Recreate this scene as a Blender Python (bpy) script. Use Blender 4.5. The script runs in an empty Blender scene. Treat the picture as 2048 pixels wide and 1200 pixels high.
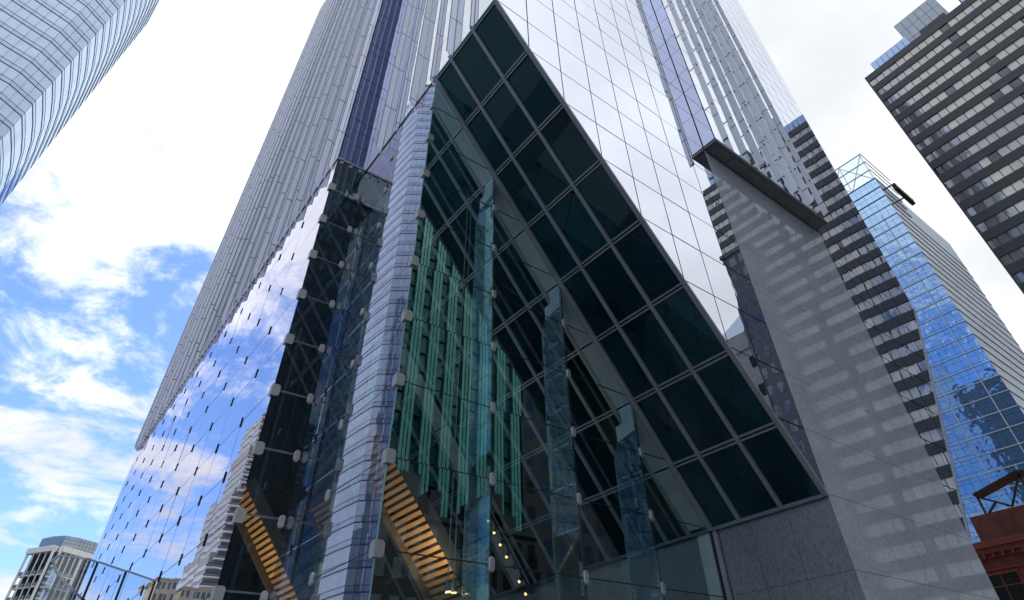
import bpy, bmesh, math, random
from mathutils import Vector, Matrix
R = math.radians
random.seed(7)
S = bpy.context.scene
COL = S.collection

# ------------------------------------------------------------------ camera
cd = bpy.data.cameras.new('camera')
cam = bpy.data.objects.new('camera', cd)
COL.objects.link(cam)
S.camera = cam
cd.sensor_fit = 'HORIZONTAL'
cd.sensor_width = 36.0
cd.lens = 36.0 * 1150.506 / 2048
cd.shift_x = (1024 - 1061.787) / 2048
cd.shift_y = (475.813 - 600) / 2048
cd.clip_start = 0.05
cd.clip_end = 4000
_r = Vector((0.7862661599677376, -0.6168996237697775, -0.03493393596912485))
_d = Vector((0.38733550538872263, 0.5361482147842576, -0.7500108652872414))
_f = Vector((0.4814111880241783, 0.5761770092396613, 0.6605023255589556))
cam.matrix_world = Matrix(((_r.x, -_d.x, -_f.x, 0), (_r.y, -_d.y, -_f.y, 0), (_r.z, -_d.z, -_f.z, 1.6), (0, 0, 0, 1)))

# ------------------------------------------------------------------ sky, sun, exposure
SUN_AZ, SUN_EL = 58.0, 61.0          # the sun stands behind the tower
W = bpy.data.worlds.new('World')
S.world = W
W.use_nodes = True
nt = W.node_tree
nt.nodes.clear()
def nd(t, typ, **kw):
    n = t.nodes.new(typ)
    for k, v in kw.items():
        setattr(n, k, v)
    return n
def mth(t, op, a=None, b=None, c=None, clamp=False):
    n = t.nodes.new('ShaderNodeMath'); n.operation = op; n.use_clamp = clamp
    for i, v in enumerate((a, b, c)):
        if v is None: continue
        if isinstance(v, (int, float)): n.inputs[i].default_value = v
        else: t.links.new(v, n.inputs[i])
    return n.outputs[0]
def mrange(t, v, a, b, c=0.0, d=1.0, smooth=True):
    n = t.nodes.new('ShaderNodeMapRange'); n.clamp = True
    n.interpolation_type = 'SMOOTHSTEP' if smooth else 'LINEAR'
    t.links.new(v, n.inputs[0])
    for i, q in enumerate((a, b, c, d)): n.inputs[i + 1].default_value = q
    return n.outputs[0]
sky = nd(nt, 'ShaderNodeTexSky', sky_type='NISHITA')
sky.sun_disc = False
sky.sun_elevation = R(SUN_EL)
sky.sun_rotation = R(90 - SUN_AZ)
sky.air_density = 1.0
sky.dust_density = 0.3
sky.ozone_density = 3.0
tc = nd(nt, 'ShaderNodeTexCoord')
sep = nd(nt, 'ShaderNodeSeparateXYZ')
nt.links.new(tc.outputs['Generated'], sep.inputs[0])
X_, Y_, Z_ = sep.outputs
zc = mth(nt, 'ADD', mth(nt, 'MAXIMUM', Z_, 0.0), 0.22)
comb = nd(nt, 'ShaderNodeCombineXYZ')
nt.links.new(mth(nt, 'DIVIDE', X_, zc), comb.inputs[0])
nt.links.new(mth(nt, 'DIVIDE', Y_, zc), comb.inputs[1])
comb.inputs[2].default_value = 3.7
n1 = nd(nt, 'ShaderNodeTexNoise'); n1.inputs['Scale'].default_value = 4.4; n1.inputs['Detail'].default_value = 9; n1.inputs['Roughness'].default_value = 0.63; n1.inputs['Distortion'].default_value = 0.35
n2 = nd(nt, 'ShaderNodeTexNoise'); n2.inputs['Scale'].default_value = 1.3; n2.inputs['Detail'].default_value = 7; n2.inputs['Roughness'].default_value = 0.55
nt.links.new(comb.outputs[0], n1.inputs['Vector']); nt.links.new(comb.outputs[0], n2.inputs['Vector'])
hl = mth(nt, 'SQRT', mth(nt, 'ADD', mth(nt, 'MULTIPLY', X_, X_), mth(nt, 'MULTIPLY', Y_, Y_)))
dz = mth(nt, 'DIVIDE', mth(nt, 'ADD', mth(nt, 'MULTIPLY', X_, math.cos(R(168))), mth(nt, 'MULTIPLY', Y_, math.sin(R(168)))), mth(nt, 'MAXIMUM', hl, 0.001))
bias = mth(nt, 'MAXIMUM', mrange(nt, Z_, 0.48, 0.88), mrange(nt, dz, -0.16, 0.14, 1, 0))
bias = mth(nt, 'MULTIPLY', bias, 0.62)
cov = mth(nt, 'ADD', n1.outputs[0], bias)
cov = mrange(nt, cov, 0.44, 0.66)
bgs = nd(nt, 'ShaderNodeBackground'); bgs.inputs[1].default_value = 0.15
tint = nd(nt, 'ShaderNodeMixRGB', blend_type='MULTIPLY'); tint.inputs[0].default_value = 1
tint.inputs[2].default_value = (0.74, 0.86, 1.06, 1)
nt.links.new(sky.outputs[0], tint.inputs[1]); nt.links.new(tint.outputs[0], bgs.inputs[0])
bgc = nd(nt, 'ShaderNodeBackground')
bgc.inputs[0].default_value = (0.93, 0.965, 1.0, 1)
nt.links.new(mrange(nt, n2.outputs[0], 0.32, 0.66, 0.72, 1.14), bgc.inputs[1])
mx = nd(nt, 'ShaderNodeMixShader')
nt.links.new(cov, mx.inputs[0]); nt.links.new(bgs.outputs[0], mx.inputs[1]); nt.links.new(bgc.outputs[0], mx.inputs[2])
wo = nd(nt, 'ShaderNodeOutputWorld')
nt.links.new(mx.outputs[0], wo.inputs[0])

sl = bpy.data.lights.new('sun', 'SUN')
sl.energy = 4.0
sl.angle = R(0.5)
sl.color = (1.0, 0.95, 0.87)
so = bpy.data.objects.new('sun', sl)
COL.objects.link(so)
sd = Vector((math.cos(R(SUN_AZ)) * math.cos(R(SUN_EL)), math.sin(R(SUN_AZ)) * math.cos(R(SUN_EL)), math.sin(R(SUN_EL))))
so.rotation_euler = sd.to_track_quat('Z', 'Y').to_euler()

S.view_settings.view_transform = 'Standard'
S.view_settings.look = 'None'
S.view_settings.exposure = 0.4
S.view_settings.gamma = 1.0
S.cycles.max_bounces = 10
S.cycles.glossy_bounces = 6
S.cycles.transparent_max_bounces = 16
S.cycles.sample_clamp_indirect = 4.0

# ------------------------------------------------------------------ materials
def new_mat(name):
    m = bpy.data.materials.new(name); m.use_nodes = True
    t = m.node_tree; t.nodes.clear()
    o = t.nodes.new('ShaderNodeOutputMaterial')
    return m, t, o
def objnoise(t, scale, detail=4, rough=0.55, stretch=None):
    g = t.nodes.new('ShaderNodeNewGeometry')
    src = g.outputs['Position']
    if stretch:
        mp = t.nodes.new('ShaderNodeMapping'); mp.inputs['Scale'].default_value = stretch
        t.links.new(src, mp.inputs[0]); src = mp.outputs[0]
    n = t.nodes.new('ShaderNodeTexNoise'); n.inputs['Scale'].default_value = scale
    n.inputs['Detail'].default_value = detail; n.inputs['Roughness'].default_value = rough
    t.links.new(src, n.inputs['Vector'])
    return n.outputs[0]
def ramp(t, fac, a, b, p0=0.3, p1=0.7):
    r = t.nodes.new('ShaderNodeValToRGB')
    r.color_ramp.elements[0].position = p0; r.color_ramp.elements[0].color = (*a, 1)
    r.color_ramp.elements[1].position = p1; r.color_ramp.elements[1].color = (*b, 1)
    t.links.new(fac, r.inputs[0]); return r.outputs[0]
def bump(t, fac, strength, dist):
    b = t.nodes.new('ShaderNodeBump'); b.inputs['Strength'].default_value = strength; b.inputs['Distance'].default_value = dist
    t.links.new(fac, b.inputs['Height']); return b.outputs[0]
def paint(name, col, rough=0.5, metal=0.0, var=0.12, scale=1.5, spec=0.5, bmp=0.0, bscale=30, stretch=None):
    m, t, o = new_mat(name)
    p = t.nodes.new('ShaderNodeBsdfPrincipled')
    f = objnoise(t, scale, 5, 0.6, stretch)
    a = tuple(c * (1 - var) for c in col); b = tuple(min(1, c * (1 + var)) for c in col)
    t.links.new(ramp(t, f, a, b), p.inputs['Base Color'])
    p.inputs['Roughness'].default_value = rough; p.inputs['Metallic'].default_value = metal
    p.inputs['Specular IOR Level'].default_value = spec
    if bmp: t.links.new(bump(t, objnoise(t, bscale, 4), bmp, 0.01), p.inputs['Normal'])
    t.links.new(p.outputs[0], o.inputs[0]); return m
def facing(t, r0, r1, power):
    lw = t.nodes.new('ShaderNodeLayerWeight'); lw.inputs[0].default_value = 0.5
    return mth(t, 'ADD', mth(t, 'MULTIPLY', mth(t, 'POWER', lw.outputs['Facing'], power), r1 - r0), r0, clamp=True)
def mirror(name, tint, body, r0, r1, power=3.0, wav=0.0, wscale=0.6, wdist=0.05, wstretch=None, gr=0.0, var=.15):
    """coated opaque facade glass: a dark body under a reflecting coat"""
    m, t, o = new_mat(name)
    g = t.nodes.new('ShaderNodeBsdfGlossy'); g.inputs['Color'].default_value = (*tint, 1); g.inputs['Roughness'].default_value = gr
    d = t.nodes.new('ShaderNodeBsdfDiffuse')
    t.links.new(ramp(t, objnoise(t, 0.35, 3), tuple(c * (1 - var) for c in body), tuple(c * (1 + var) for c in body)), d.inputs['Color'])
    if wav: t.links.new(bump(t, objnoise(t, wscale, 2.5, 0.5, wstretch), wav, wdist), g.inputs['Normal'])
    x = t.nodes.new('ShaderNodeMixShader')
    t.links.new(facing(t, r0, r1, power), x.inputs[0])
    t.links.new(d.outputs[0], x.inputs[1]); t.links.new(g.outputs[0], x.inputs[2]); t.links.new(x.outputs[0], o.inputs[0])
    return m
def clear(name, through, tint, r0, r1, power=3.5, wav=0.0, wscale=0.5):
    m, t, o = new_mat(name)
    g = t.nodes.new('ShaderNodeBsdfGlossy'); g.inputs['Color'].default_value = (*tint, 1); g.inputs['Roughness'].default_value = 0
    tr = t.nodes.new('ShaderNodeBsdfTransparent'); tr.inputs['Color'].default_value = (*through, 1)
    if wav: t.links.new(bump(t, objnoise(t, wscale, 2), wav, 0.05), g.inputs['Normal'])
    x = t.nodes.new('ShaderNodeMixShader')
    t.links.new(facing(t, r0, r1, power), x.inputs[0])
    t.links.new(tr.outputs[0], x.inputs[1]); t.links.new(g.outputs[0], x.inputs[2]); t.links.new(x.outputs[0], o.inputs[0])
    return m
def emit(name, col, strength):
    m, t, o = new_mat(name)
    e = t.nodes.new('ShaderNodeEmission'); e.inputs[0].default_value = (*col, 1); e.inputs[1].default_value = strength
    t.links.new(e.outputs[0], o.inputs[0]); return m
def granite(name, lo, hi, rough):
    m, t, o = new_mat(name)
    p = t.nodes.new('ShaderNodeBsdfPrincipled')
    f1 = objnoise(t, 14, 6, 0.7, (1, 1, 0.6)); f2 = objnoise(t, 0.5, 3)
    c1 = ramp(t, f1, lo, hi, 0.30, 0.72)
    mixn = t.nodes.new('ShaderNodeMixRGB'); mixn.blend_type = 'MULTIPLY'; mixn.inputs[0].default_value = 1
    t.links.new(c1, mixn.inputs[1]); t.links.new(ramp(t, f2, (0.86, 0.86, 0.86), (1.05, 1.05, 1.05)), mixn.inputs[2])
    t.links.new(mixn.outputs[0], p.inputs['Base Color'])
    p.inputs['Roughness'].default_value = rough; p.inputs['IOR'].default_value = 1.6
    t.links.new(p.outputs[0], o.inputs[0]); return m
def fin_metal(name):
    """perforated aluminium with open joints every few metres"""
    m, t, o = new_mat(name)
    p = t.nodes.new('ShaderNodeBsdfPrincipled')
    g = t.nodes.new('ShaderNodeNewGeometry'); sp = t.nodes.new('ShaderNodeSeparateXYZ'); t.links.new(g.outputs['Position'], sp.inputs[0])
    oi = t.nodes.new('ShaderNodeObjectInfo')
    ph = mth(t, 'MULTIPLY', oi.outputs['Random'], 7.1)
    u = mth(t, 'FRACT', mth(t, 'DIVIDE', mth(t, 'ADD', sp.outputs[2], ph), 3.55))
    joint = mth(t, 'LESS_THAN', u, 0.016)
    tone = mth(t, 'ADD', mth(t, 'MULTIPLY', oi.outputs['Random'], 0.22), 0.70)
    f = objnoise(t, 1.2, 6, 0.6, (6, 6, 0.6))
    val = mth(t, 'ADD', tone, mth(t, 'MULTIPLY', f, 0.10))
    cmb = t.nodes.new('ShaderNodeCombineXYZ')
    t.links.new(mth(t, 'MULTIPLY', val, 0.965), cmb.inputs[0]); t.links.new(mth(t, 'MULTIPLY', val, 0.985), cmb.inputs[1]); t.links.new(mth(t, 'MULTIPLY', val, 1.07), cmb.inputs[2])
    mixn = t.nodes.new('ShaderNodeMixRGB'); t.links.new(joint, mixn.inputs[0]); t.links.new(cmb.outputs[0], mixn.inputs[1]); mixn.inputs[2].default_value = (0.03, 0.03, 0.035, 1)
    t.links.new(mixn.outputs[0], p.inputs['Base Color'])
    p.inputs['Roughness'].default_value = 0.42; p.inputs['Metallic'].default_value = 0.25
    t.links.new(p.outputs[0], o.inputs[0]); return m
def brick(name, c1, c2, mortar, scale=1.0):
    m, t, o = new_mat(name)
    p = t.nodes.new('ShaderNodeBsdfPrincipled')
    g = t.nodes.new('ShaderNodeNewGeometry'); sp = t.nodes.new('ShaderNodeSeparateXYZ'); t.links.new(g.outputs['Position'], sp.inputs[0])
    cb = t.nodes.new('ShaderNodeCombineXYZ'); t.links.new(mth(t, 'ADD', sp.outputs[0], sp.outputs[1]), cb.inputs[0]); t.links.new(sp.outputs[2], cb.inputs[1])
    b = t.nodes.new('ShaderNodeTexBrick'); b.inputs['Scale'].default_value = scale
    b.inputs['Color1'].default_value = (*c1, 1); b.inputs['Color2'].default_value = (*c2, 1); b.inputs['Mortar'].default_value = (*mortar, 1)
    b.inputs['Mortar Size'].default_value = 0.012; b.inputs['Brick Width'].default_value = 0.45; b.inputs['Row Height'].default_value = 0.15
    t.links.new(cb.outputs[0], b.inputs['Vector'])
    mixn = t.nodes.new('ShaderNodeMixRGB'); mixn.blend_type = 'MULTIPLY'; mixn.inputs[0].default_value = 1
    t.links.new(b.outputs['Color'], mixn.inputs[1]); t.links.new(ramp(t, objnoise(t, 0.8, 6, 0.65), (0.6, 0.6, 0.6), (1.2, 1.15, 1.1)), mixn.inputs[2])
    t.links.new(mixn.outputs[0], p.inputs['Base Color']); p.inputs['Roughness'].default_value = 0.85
    t.links.new(p.outputs[0], o.inputs[0]); return m

M = {}
M['wing_glass'] = clear('wing_glass', (0.55, 0.66, 0.70), (0.80, 0.79, 0.90), 0.74, 0.97, 3, 0.05, 0.45)
M['wing_mirror'] = mirror('wing_mirror', (0.80, 0.79, 0.90), (0.03, 0.035, 0.05), 0.80, 0.97, 3, 0.05, 0.45, 0.05)
M['front_mirror'] = mirror('front_mirror', (0.80, 0.83, 0.92), (0.03, 0.04, 0.05), 0.74, 0.97, 2.5, 0.06, 0.55, 0.04)
M['navy_mirror'] = mirror('navy_mirror', (0.62, 0.68, 0.95), (0.012, 0.018, 0.05), 0.42, 0.9, 3, 0.05, 0.5, 0.05)
M['bay_mirror'] = mirror('bay_mirror', (0.66, 0.70, 0.92), (0.08, 0.09, 0.16), 0.62, 0.95, 2.5, 0.08, 0.5, 0.04)
M['clear'] = clear('clear', (0.74, 0.85, 0.86), (0.78, 0.95, 0.97), 0.19, 0.95, 3.2)
M['side_clear'] = clear('side_clear', (0.60, 0.80, 0.84), (0.86, 0.84, 1.0), 0.09, 0.98, 2.1)
M['return_clear'] = clear('return_clear', (0.68, 0.84, 0.87), (0.72, 0.94, 1.0), 0.15, 0.9, 4.0)
M['fin_glass'] = clear('fin_glass', (0.72, 0.86, 0.86), (0.80, 0.93, 0.95), 0.24, 0.80, 1.4)
M['screen_glass'] = clear('screen_glass', (0.84, 0.90, 0.93), (0.9, 0.95, 1.0), 0.08, 0.9, 3.0)
M['glass_edge'] = paint('glass_edge', (0.16, 0.36, 0.36), 0.15)
M['soffit_glass'] = mirror('soffit_glass', (0.42, 0.78, 0.90), (0.0012, 0.014, 0.019), 0.085, 0.9, 4.5, 0.05, 0.5, 0.04, var=.85)
M['mullion'] = paint('mullion', (0.24, 0.25, 0.275), 0.42, 0.3)
M['ceiling_mullion'] = paint('ceiling_mullion', (0.42, 0.45, 0.47), 0.42, 0.3)  # same mullions in a lighter colour, making up for little light in the lobby
M['dark_mullion'] = paint('dark_mullion', (0.035, 0.037, 0.042), 0.45, 0.2)
M['fin_shade'] = paint('fin_shade', (0.13, 0.135, 0.15), 0.5)  # painted shade for the gaps between the fins
M['joint'] = paint('joint', (0.012, 0.013, 0.016), 0.8)
M['beam'] = paint('beam', (0.70, 0.69, 0.66), 0.55)
M['steel'] = paint('steel', (0.33, 0.33, 0.34), 0.38, 0.35, 0.10, 6)
M['shoe'] = paint('shoe', (0.62, 0.65, 0.68), 0.4, 0.2)
M['fin'] = fin_metal('fin')
M['granite'] = granite('granite', (0.31, 0.33, 0.375), (0.56, 0.59, 0.66), 0.025)  # polished finish, colour also raised to make the front wall look better lit
M['shaded_flamed_granite'] = granite('shaded_flamed_granite', (0.075, 0.077, 0.08), (0.20, 0.202, 0.21), 0.3)  # rougher finish, colour also darkened so the side wall reads as shaded
M['inner_stone'] = paint('inner_stone', (0.30, 0.31, 0.31), 0.6, 0, 0.1, 2.5)
M['canopy'] = paint('canopy', (0.13, 0.14, 0.155), 0.4, 0.3)
M['dark_core'] = paint('dark_core', (0.012, 0.014, 0.016), 0.7)
M['lobby_floor'] = paint('lobby_floor', (0.08, 0.08, 0.08), 0.5)
M['concrete'] = paint('concrete', (0.33, 0.33, 0.33), 0.75)
M['wood'] = paint('wood', (0.62, 0.33, 0.12), 0.45, 0, 0.25, 3.0, 0.4, stretch=(8, 0.6, 8))
M['wood_dark'] = paint('wood_dark', (0.075, 0.05, 0.03), 0.6)
M['lamp_body'] = paint('lamp_body', (0.10, 0.105, 0.11), 0.4, 0.4)
M['lamp_glow'] = emit('lamp_glow', (1.0, 0.55, 0.18), 2.2)
M['asphalt'] = paint('asphalt', (0.055, 0.055, 0.058), 0.9, 0, 0.25, 4)
M['paving'] = paint('paving', (0.30, 0.29, 0.28), 0.85, 0, 0.12, 3)

# ------------------------------------------------------------------ mesh tools
class MB:
    def __init__(s): s.v = []; s.f = []
    def poly(s, pts):
        i = len(s.v); s.v += [tuple(p) for p in pts]; s.f.append(tuple(range(i, i + len(pts)))); return s
    def box(s, x0, x1, y0, y1, z0, z1):
        return s.obb((x0, y0, z0), (x1 - x0, 0, 0), (0, y1 - y0, 0), (0, 0, z1 - z0))
    def obb(s, o, a, b, c):
        o, a, b, c = map(Vector, (o, a, b, c))
        p = [o, o + a, o + a + b, o + b, o + c, o + a + c, o + a + b + c, o + b + c]
        i = len(s.v); s.v += [tuple(q) for q in p]
        fs = [(0, 3, 2, 1), (4, 5, 6, 7), (0, 1, 5, 4), (1, 2, 6, 5), (2, 3, 7, 6), (3, 0, 4, 7)]
        if a.cross(b).dot(c) < 0: fs = [tuple(reversed(f)) for f in fs]
        s.f += [tuple(i + k for k in f) for f in fs]; return s
    def bar(s, p, q, w, h, up=(0, 0, 1)):
        """bar from p to q centred on the line, w across, h along 'up'"""
        p, q, up = Vector(p), Vector(q), Vector(up)
        d = q - p; side = d.cross(up).normalized(); u = side.cross(d).normalized()
        return s.obb(p - side * w / 2 - u * h / 2, side * w, d, u * h)
    def prism(s, prof, ext):
        """closed profile (list of points) extruded by a vector"""
        ext = Vector(ext); a = [Vector(p) for p in prof]; b = [p + ext for p in a]
        s.poly(a); s.poly(list(reversed(b)))
        n = len(a)
        for i in range(n):
            j = (i + 1) % n
            s.poly([a[i], b[i], b[j], a[j]])
        return s
    def tube(s, p, q, r0, r1=None, n=12, caps=True):
        p, q = Vector(p), Vector(q); r1 = r0 if r1 is None else r1
        d = (q - p).normalized(); a = d.orthogonal().normalized(); b = d.cross(a)
        A = [p + (a * math.cos(2 * math.pi * k / n) + b * math.sin(2 * math.pi * k / n)) * r0 for k in range(n)]
        B = [q + (a * math.cos(2 * math.pi * k / n) + b * math.sin(2 * math.pi * k / n)) * r1 for k in range(n)]
        for k in range(n): s.poly([A[k], A[(k + 1) % n], B[(k + 1) % n], B[k]])
        if caps: s.poly(list(reversed(A))); s.poly(B)
        return s
    def build(s, name, mat, parent=None, fix=True):
        me = bpy.data.meshes.new(name); me.from_pydata(s.v, [], s.f)
        if fix:
            bm = bmesh.new(); bm.from_mesh(me); bmesh.ops.remove_doubles(bm, verts=bm.verts, dist=1e-5)
            bmesh.ops.recalc_face_normals(bm, faces=bm.faces); bm.to_mesh(me); bm.free()
        me.materials.append(M[mat] if isinstance(mat, str) else mat)
        o = bpy.data.objects.new(name, me); COL.objects.link(o)
        if parent is not None: o.parent = parent; o.matrix_parent_inverse = Matrix.Translation(parent_loc(parent)).inverted()
        return o
def parent_loc(p):
    return WLOC.get(p.name, Vector((0, 0, 0))) if p.type == 'EMPTY' else Vector((0, 0, 0))
WLOC = {}
def tag(o, label=None, cat=None, group=None, kind=None):
    if label: o['label'] = label
    if cat: o['category'] = cat
    if group: o['group'] = group
    if kind: o['kind'] = kind
    return o
def thing(name, label, cat, loc=(0, 0, 0), group=None):
    o = bpy.data.objects.new(name, None); COL.objects.link(o); o.empty_display_size = 0.5
    o.location = loc; WLOC[o.name] = Vector(loc)
    return tag(o, label, cat, group)
def copy_part(src, parent, delta):
    o = src.copy(); COL.objects.link(o); o.parent = parent
    o.matrix_parent_inverse = src.matrix_parent_inverse.copy()
    o.location = Vector(src.location) + Vector(delta)
    return o
def clip2(poly, a, b, c):
    """keep a*u+b*v+c>=0"""
    out = []
    for i in range(len(poly)):
        p, q = poly[i], poly[(i + 1) % len(poly)]
        dp, dq = a * p[0] + b * p[1] + c, a * q[0] + b * q[1] + c
        if dp >= 0: out.append(p)
        if (dp >= 0) != (dq >= 0):
            t = dp / (dp - dq); out.append((p[0] + (q[0] - p[0]) * t, p[1] + (q[1] - p[1]) * t))
    return out
def panes(us, vs, to3, gap=0.03, clips=(), tilt=0.0, normal=(0, 0, 0), mb=None, skip=None):
    """grid of separate flat panes; each is tipped by a hair so that reflections break from pane to pane"""
    mb = mb or MB(); n = Vector(normal)
    for i in range(len(us) - 1):
        for j in range(len(vs) - 1):
            if skip and skip(i, j): continue
            g = gap / 2
            poly = [(us[i] + g, vs[j] + g), (us[i + 1] - g, vs[j] + g), (us[i + 1] - g, vs[j + 1] - g), (us[i] + g, vs[j + 1] - g)]
            for cl in clips:
                poly = clip2(poly, *cl)
                if len(poly) < 3: break
            if len(poly) < 3: continue
            cu = sum(p[0] for p in poly) / len(poly); cv = sum(p[1] for p in poly) / len(poly)
            tu, tv = random.gauss(0, tilt), random.gauss(0, tilt)
            mb.poly([Vector(to3(p[0], p[1])) + n * ((p[0] - cu) * tu + (p[1] - cv) * tv) for p in poly])
    return mb
def frange(a, b, step):
    out = [a]
    while out[-1] + step < b - 1e-4: out.append(out[-1] + step)
    out.append(b); return out

# ------------------------------------------------------------------ measured layout of the tower (metres)
AX = 4.47       # face of the left wing
BX = 5.88       # left face of the corner
GY = 12.70      # glass lobby wall
FY = 8.42       # front facade
RY = 19.25      # return wall of the wing
TOP = 22.45     # soffit line on the left face
SL = 1.3045     # slope of the soffit
WEND = 61.6     # far end of the wing
H = 86.0
HW = 104.0
ZN = [4.86 + 1.983 * k for k in range(-2, 9)]   # glass joints
def soff(x): return TOP - SL * (x - BX)

# ------------------------------------------------------------------ ground
g = MB().poly([(-1500, -1500, 0), (1500, -1500, 0), (1500, 1500, 0), (-1500, 1500, 0)]).build('ground', 'asphalt', fix=False)
tag(g, kind='structure')
pv = MB().box(-3.5, 48, 2.6, 90, -0.3, 0.13).build('pavement', 'paving')
tag(pv, kind='structure')

# ------------------------------------------------------------------ the glass tower
T = thing('glass_tower', 'large central glass tower with grey metal fins, sloping dark soffit and glass lobby', 'tower', (0, 0, 0))

# opaque body behind the facades
MB().prism([(BX + .12, FY + .12, TOP + .2), (18.12, FY + .12, 7.0), (18.12, FY + .12, 0), (27.85, FY + .12, 0), (27.85, FY + .12, 6.6), (38.3, FY + .12, 21.5), (38.3, FY + .12, H), (BX + .12, FY + .12, H)], (0, 25.6, 0)).build('tower_body', 'dark_core', T)
MB().box(AX + .1, BX + .12, RY + .1, WEND - .06, TOP + .35, HW).box(AX + .3, 18.0, 34.1, 34.4, 0, 40).box(AX + 6, AX + 6.3, 34.4, WEND - .1, 0, TOP + .3).box(AX + .05, 12, WEND - .3, WEND - .1, 0, TOP + .3).box(AX + .04, 18, RY + 4.0, WEND - .1, TOP + .12, TOP + .34).build('wing_body', 'dark_core', T)
MB().box(AX + .2, 17.7, 12.9, 61, 0, 0.16).build('lobby_floor', 'lobby_floor', T)

# --- left wing: mirror glass with dark clips
wy = [RY] + [22.5 + 3.0 * k for k in range(14)]
wy = [y for y in wy if y < WEND - .5] + [WEND]
wz = [0.0] + [z + .1 for z in ZN if z + .1 > .5] + [TOP + .25]
wz = [z for i, z in enumerate(wz) if i == 0 or z - wz[i - 1] > .3]
panes(wy, wz, lambda u, v: (AX, u, v), 0.028, (), 0.0022, (1, 0, 0)).build('mirror_glass_wall', 'wing_glass', T, fix=False)
clips = []
for y in wy[1:-1]:
    for z in wz[1:-1]: clips.append((y, z))
clips.sort(key=lambda c: c[0] ** 2 + c[1] ** 2)
proto = MB().box(AX - .03, AX + .02, clips[0][0] - .042, clips[0][0] + .042, clips[0][1] - .18, clips[0][1] + .18).build('glass_clip', 'joint', T)
for c in clips[1:100]: copy_part(proto, T, (0, c[0] - clips[0][0], c[1] - clips[0][1]))
mb = MB()
for c in clips[100:]: mb.box(AX - .03, AX + .02, c[0] - .042, c[0] + .042, c[1] - .18, c[1] + .18)
if mb.v: tag(mb.build('glass_clip', 'joint', T), kind='stuff')

# --- wing and corner above the transom: glass behind metal fins
uw = [TOP + .25] + [z for k in range(30) for z in (25.1 + 3.55 * k, 27.1 + 3.55 * k)]
uz = list(uw)
uw = [z for z in uw if z < HW] + [HW]
uz = [z for z in uz if z < H] + [H]
panes(frange(RY + .1, WEND, 1.5), uw, lambda u, v: (AX, u, v), 0.03, (), 0.002, (1, 0, 0)).build('upper_wing_glass', 'wing_mirror', T, fix=False)
uy = [FY, 9.93, 11.43, 12.93, 14.45, 15.98, 17.6, RY]
panes(uy, uz, lambda u, v: (BX, u, v), 0.03, (), 0.002, (1, 0, 0)).build('upper_corner_glass', 'front_mirror', T, fix=False)
MB().box(AX - .03, AX + .05, RY, WEND, TOP + .22, TOP + .30).build('transom', 'dark_mullion', T)
MB().box(BX - .03, BX + .05, FY - .02, RY, TOP + .17, TOP + .28).build('transom', 'dark_mullion', T)
def blade(x, y, d, zt=None):
    zt = zt or (HW if x < BX - .1 else H)
    # flat vertical blade standing off the glass, its foot cut on the slant
    pr = [(x - .02, y - .022, TOP - .02), (x - d, y - .022, TOP + .02 + d * 1.0), (x - d, y - .022, zt), (x - .02, y - .022, zt)]
    b = MB().prism(pr, (0, .044, 0)).build('facade_fin', 'fin', T)
    MB().box(x - d - .022, x - d - .001, y - .026, y + .026, TOP + .02 + d, zt).build('fin_shade_strip', 'fin_shade', b)  # dark strip along the tip stands in for the shadow gap between blades
    return b
for k in range(-1, 14):
    y = 21.4 + 3.0 * k
    if y > RY + .4: blade(AX, y, .32)
    if y + 1.5 < WEND: blade(AX, y + 1.5, .20)
    if RY + .2 < y + .75 < WEND: blade(AX, y + .75, .17)
    if RY + .2 < y + 2.25 < WEND: blade(AX, y + 2.25, .15)
blade(AX, WEND - .05, .34)
for i, y in enumerate(uy[1:-1]): blade(BX, y, .30 if i % 2 else .15)

# --- return wall between wing and corner
rx = [AX + .02, BX + .009]
panes(rx, [0] + [z + .08 for z in ZN if z > .5] + [TOP + .18], lambda u, v: (u, RY, v), 0.02).build('return_glass', 'return_clear', T, fix=False)
panes(rx, [TOP + .3] + [z for k in range(17) for z in (25.1 + 3.55 * k, 25.95 + 3.55 * k)] + [H], lambda u, v: (u, RY, v), 0.035, (), 0.001, (0, 1, 0)).build('upper_return_glass', 'navy_mirror', T, fix=False)
MB().box(AX, BX - .03, RY - .05, RY + .06, TOP + .18, TOP + .30).build('transom', 'mullion', T)
for q in range(3):
    x = AX + .2 + .46 * q
    b = MB().tube((x, RY - .02, TOP + .02), (x, RY - .075, TOP + .02), .075, .065, 16).build('bolt_cover', 'shoe', T)
    MB().tube((x, RY - .075, TOP + .02), (x, RY - .085, TOP + .02), .03, .03, 10).build('bolt_head', 'dark_mullion', b)

# --- lobby glass: left face of the corner and the long front face
sy = [GY, 16.1, RY]
sz = [0] + [z for z in ZN if z > .5] + [TOP + .17]
side = panes(sy, sz, lambda u, v: (BX, u, v), 0.022, (), 0.0003, (1, 0, 0)).build('side_glass_wall', 'side_clear', T, fix=False)
fx = [BX, 8.9, 11.95, 14.97, 17.85]
front = panes(fx, sz, lambda u, v: (u, GY, v), 0.022, [(-SL, -1, TOP + SL * BX - .03)], 0.0012, (0, 1, 0)).build('front_glass_wall', 'clear', T, fix=False)
# silicone joints
mb = MB()
for z in sz[1:-1]:
    xe = min(17.85, BX + (TOP - z) / SL)
    mb.box(BX + .03, xe, GY + .002, GY + .03, z - .012, z + .012)
for x in fx[1:-1]: mb.box(x - .012, x + .012, GY + .002, GY + .03, 0, soff(x) - .05)
mb.build('glass_joint', 'joint', front)
mb = MB()
for z in sz[1:-1]: mb.box(BX + .002, BX + .03, GY + .03, RY, z - .011, z + .011)
mb.box(BX + .002, BX + .03, 16.09, 16.11, 0, TOP)
mb.build('glass_joint', 'joint', side)
MB().box(BX + .0, BX + .03, GY, GY + .03, 0, TOP - .1).build('corner_joint', 'glass_edge', front)

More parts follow.
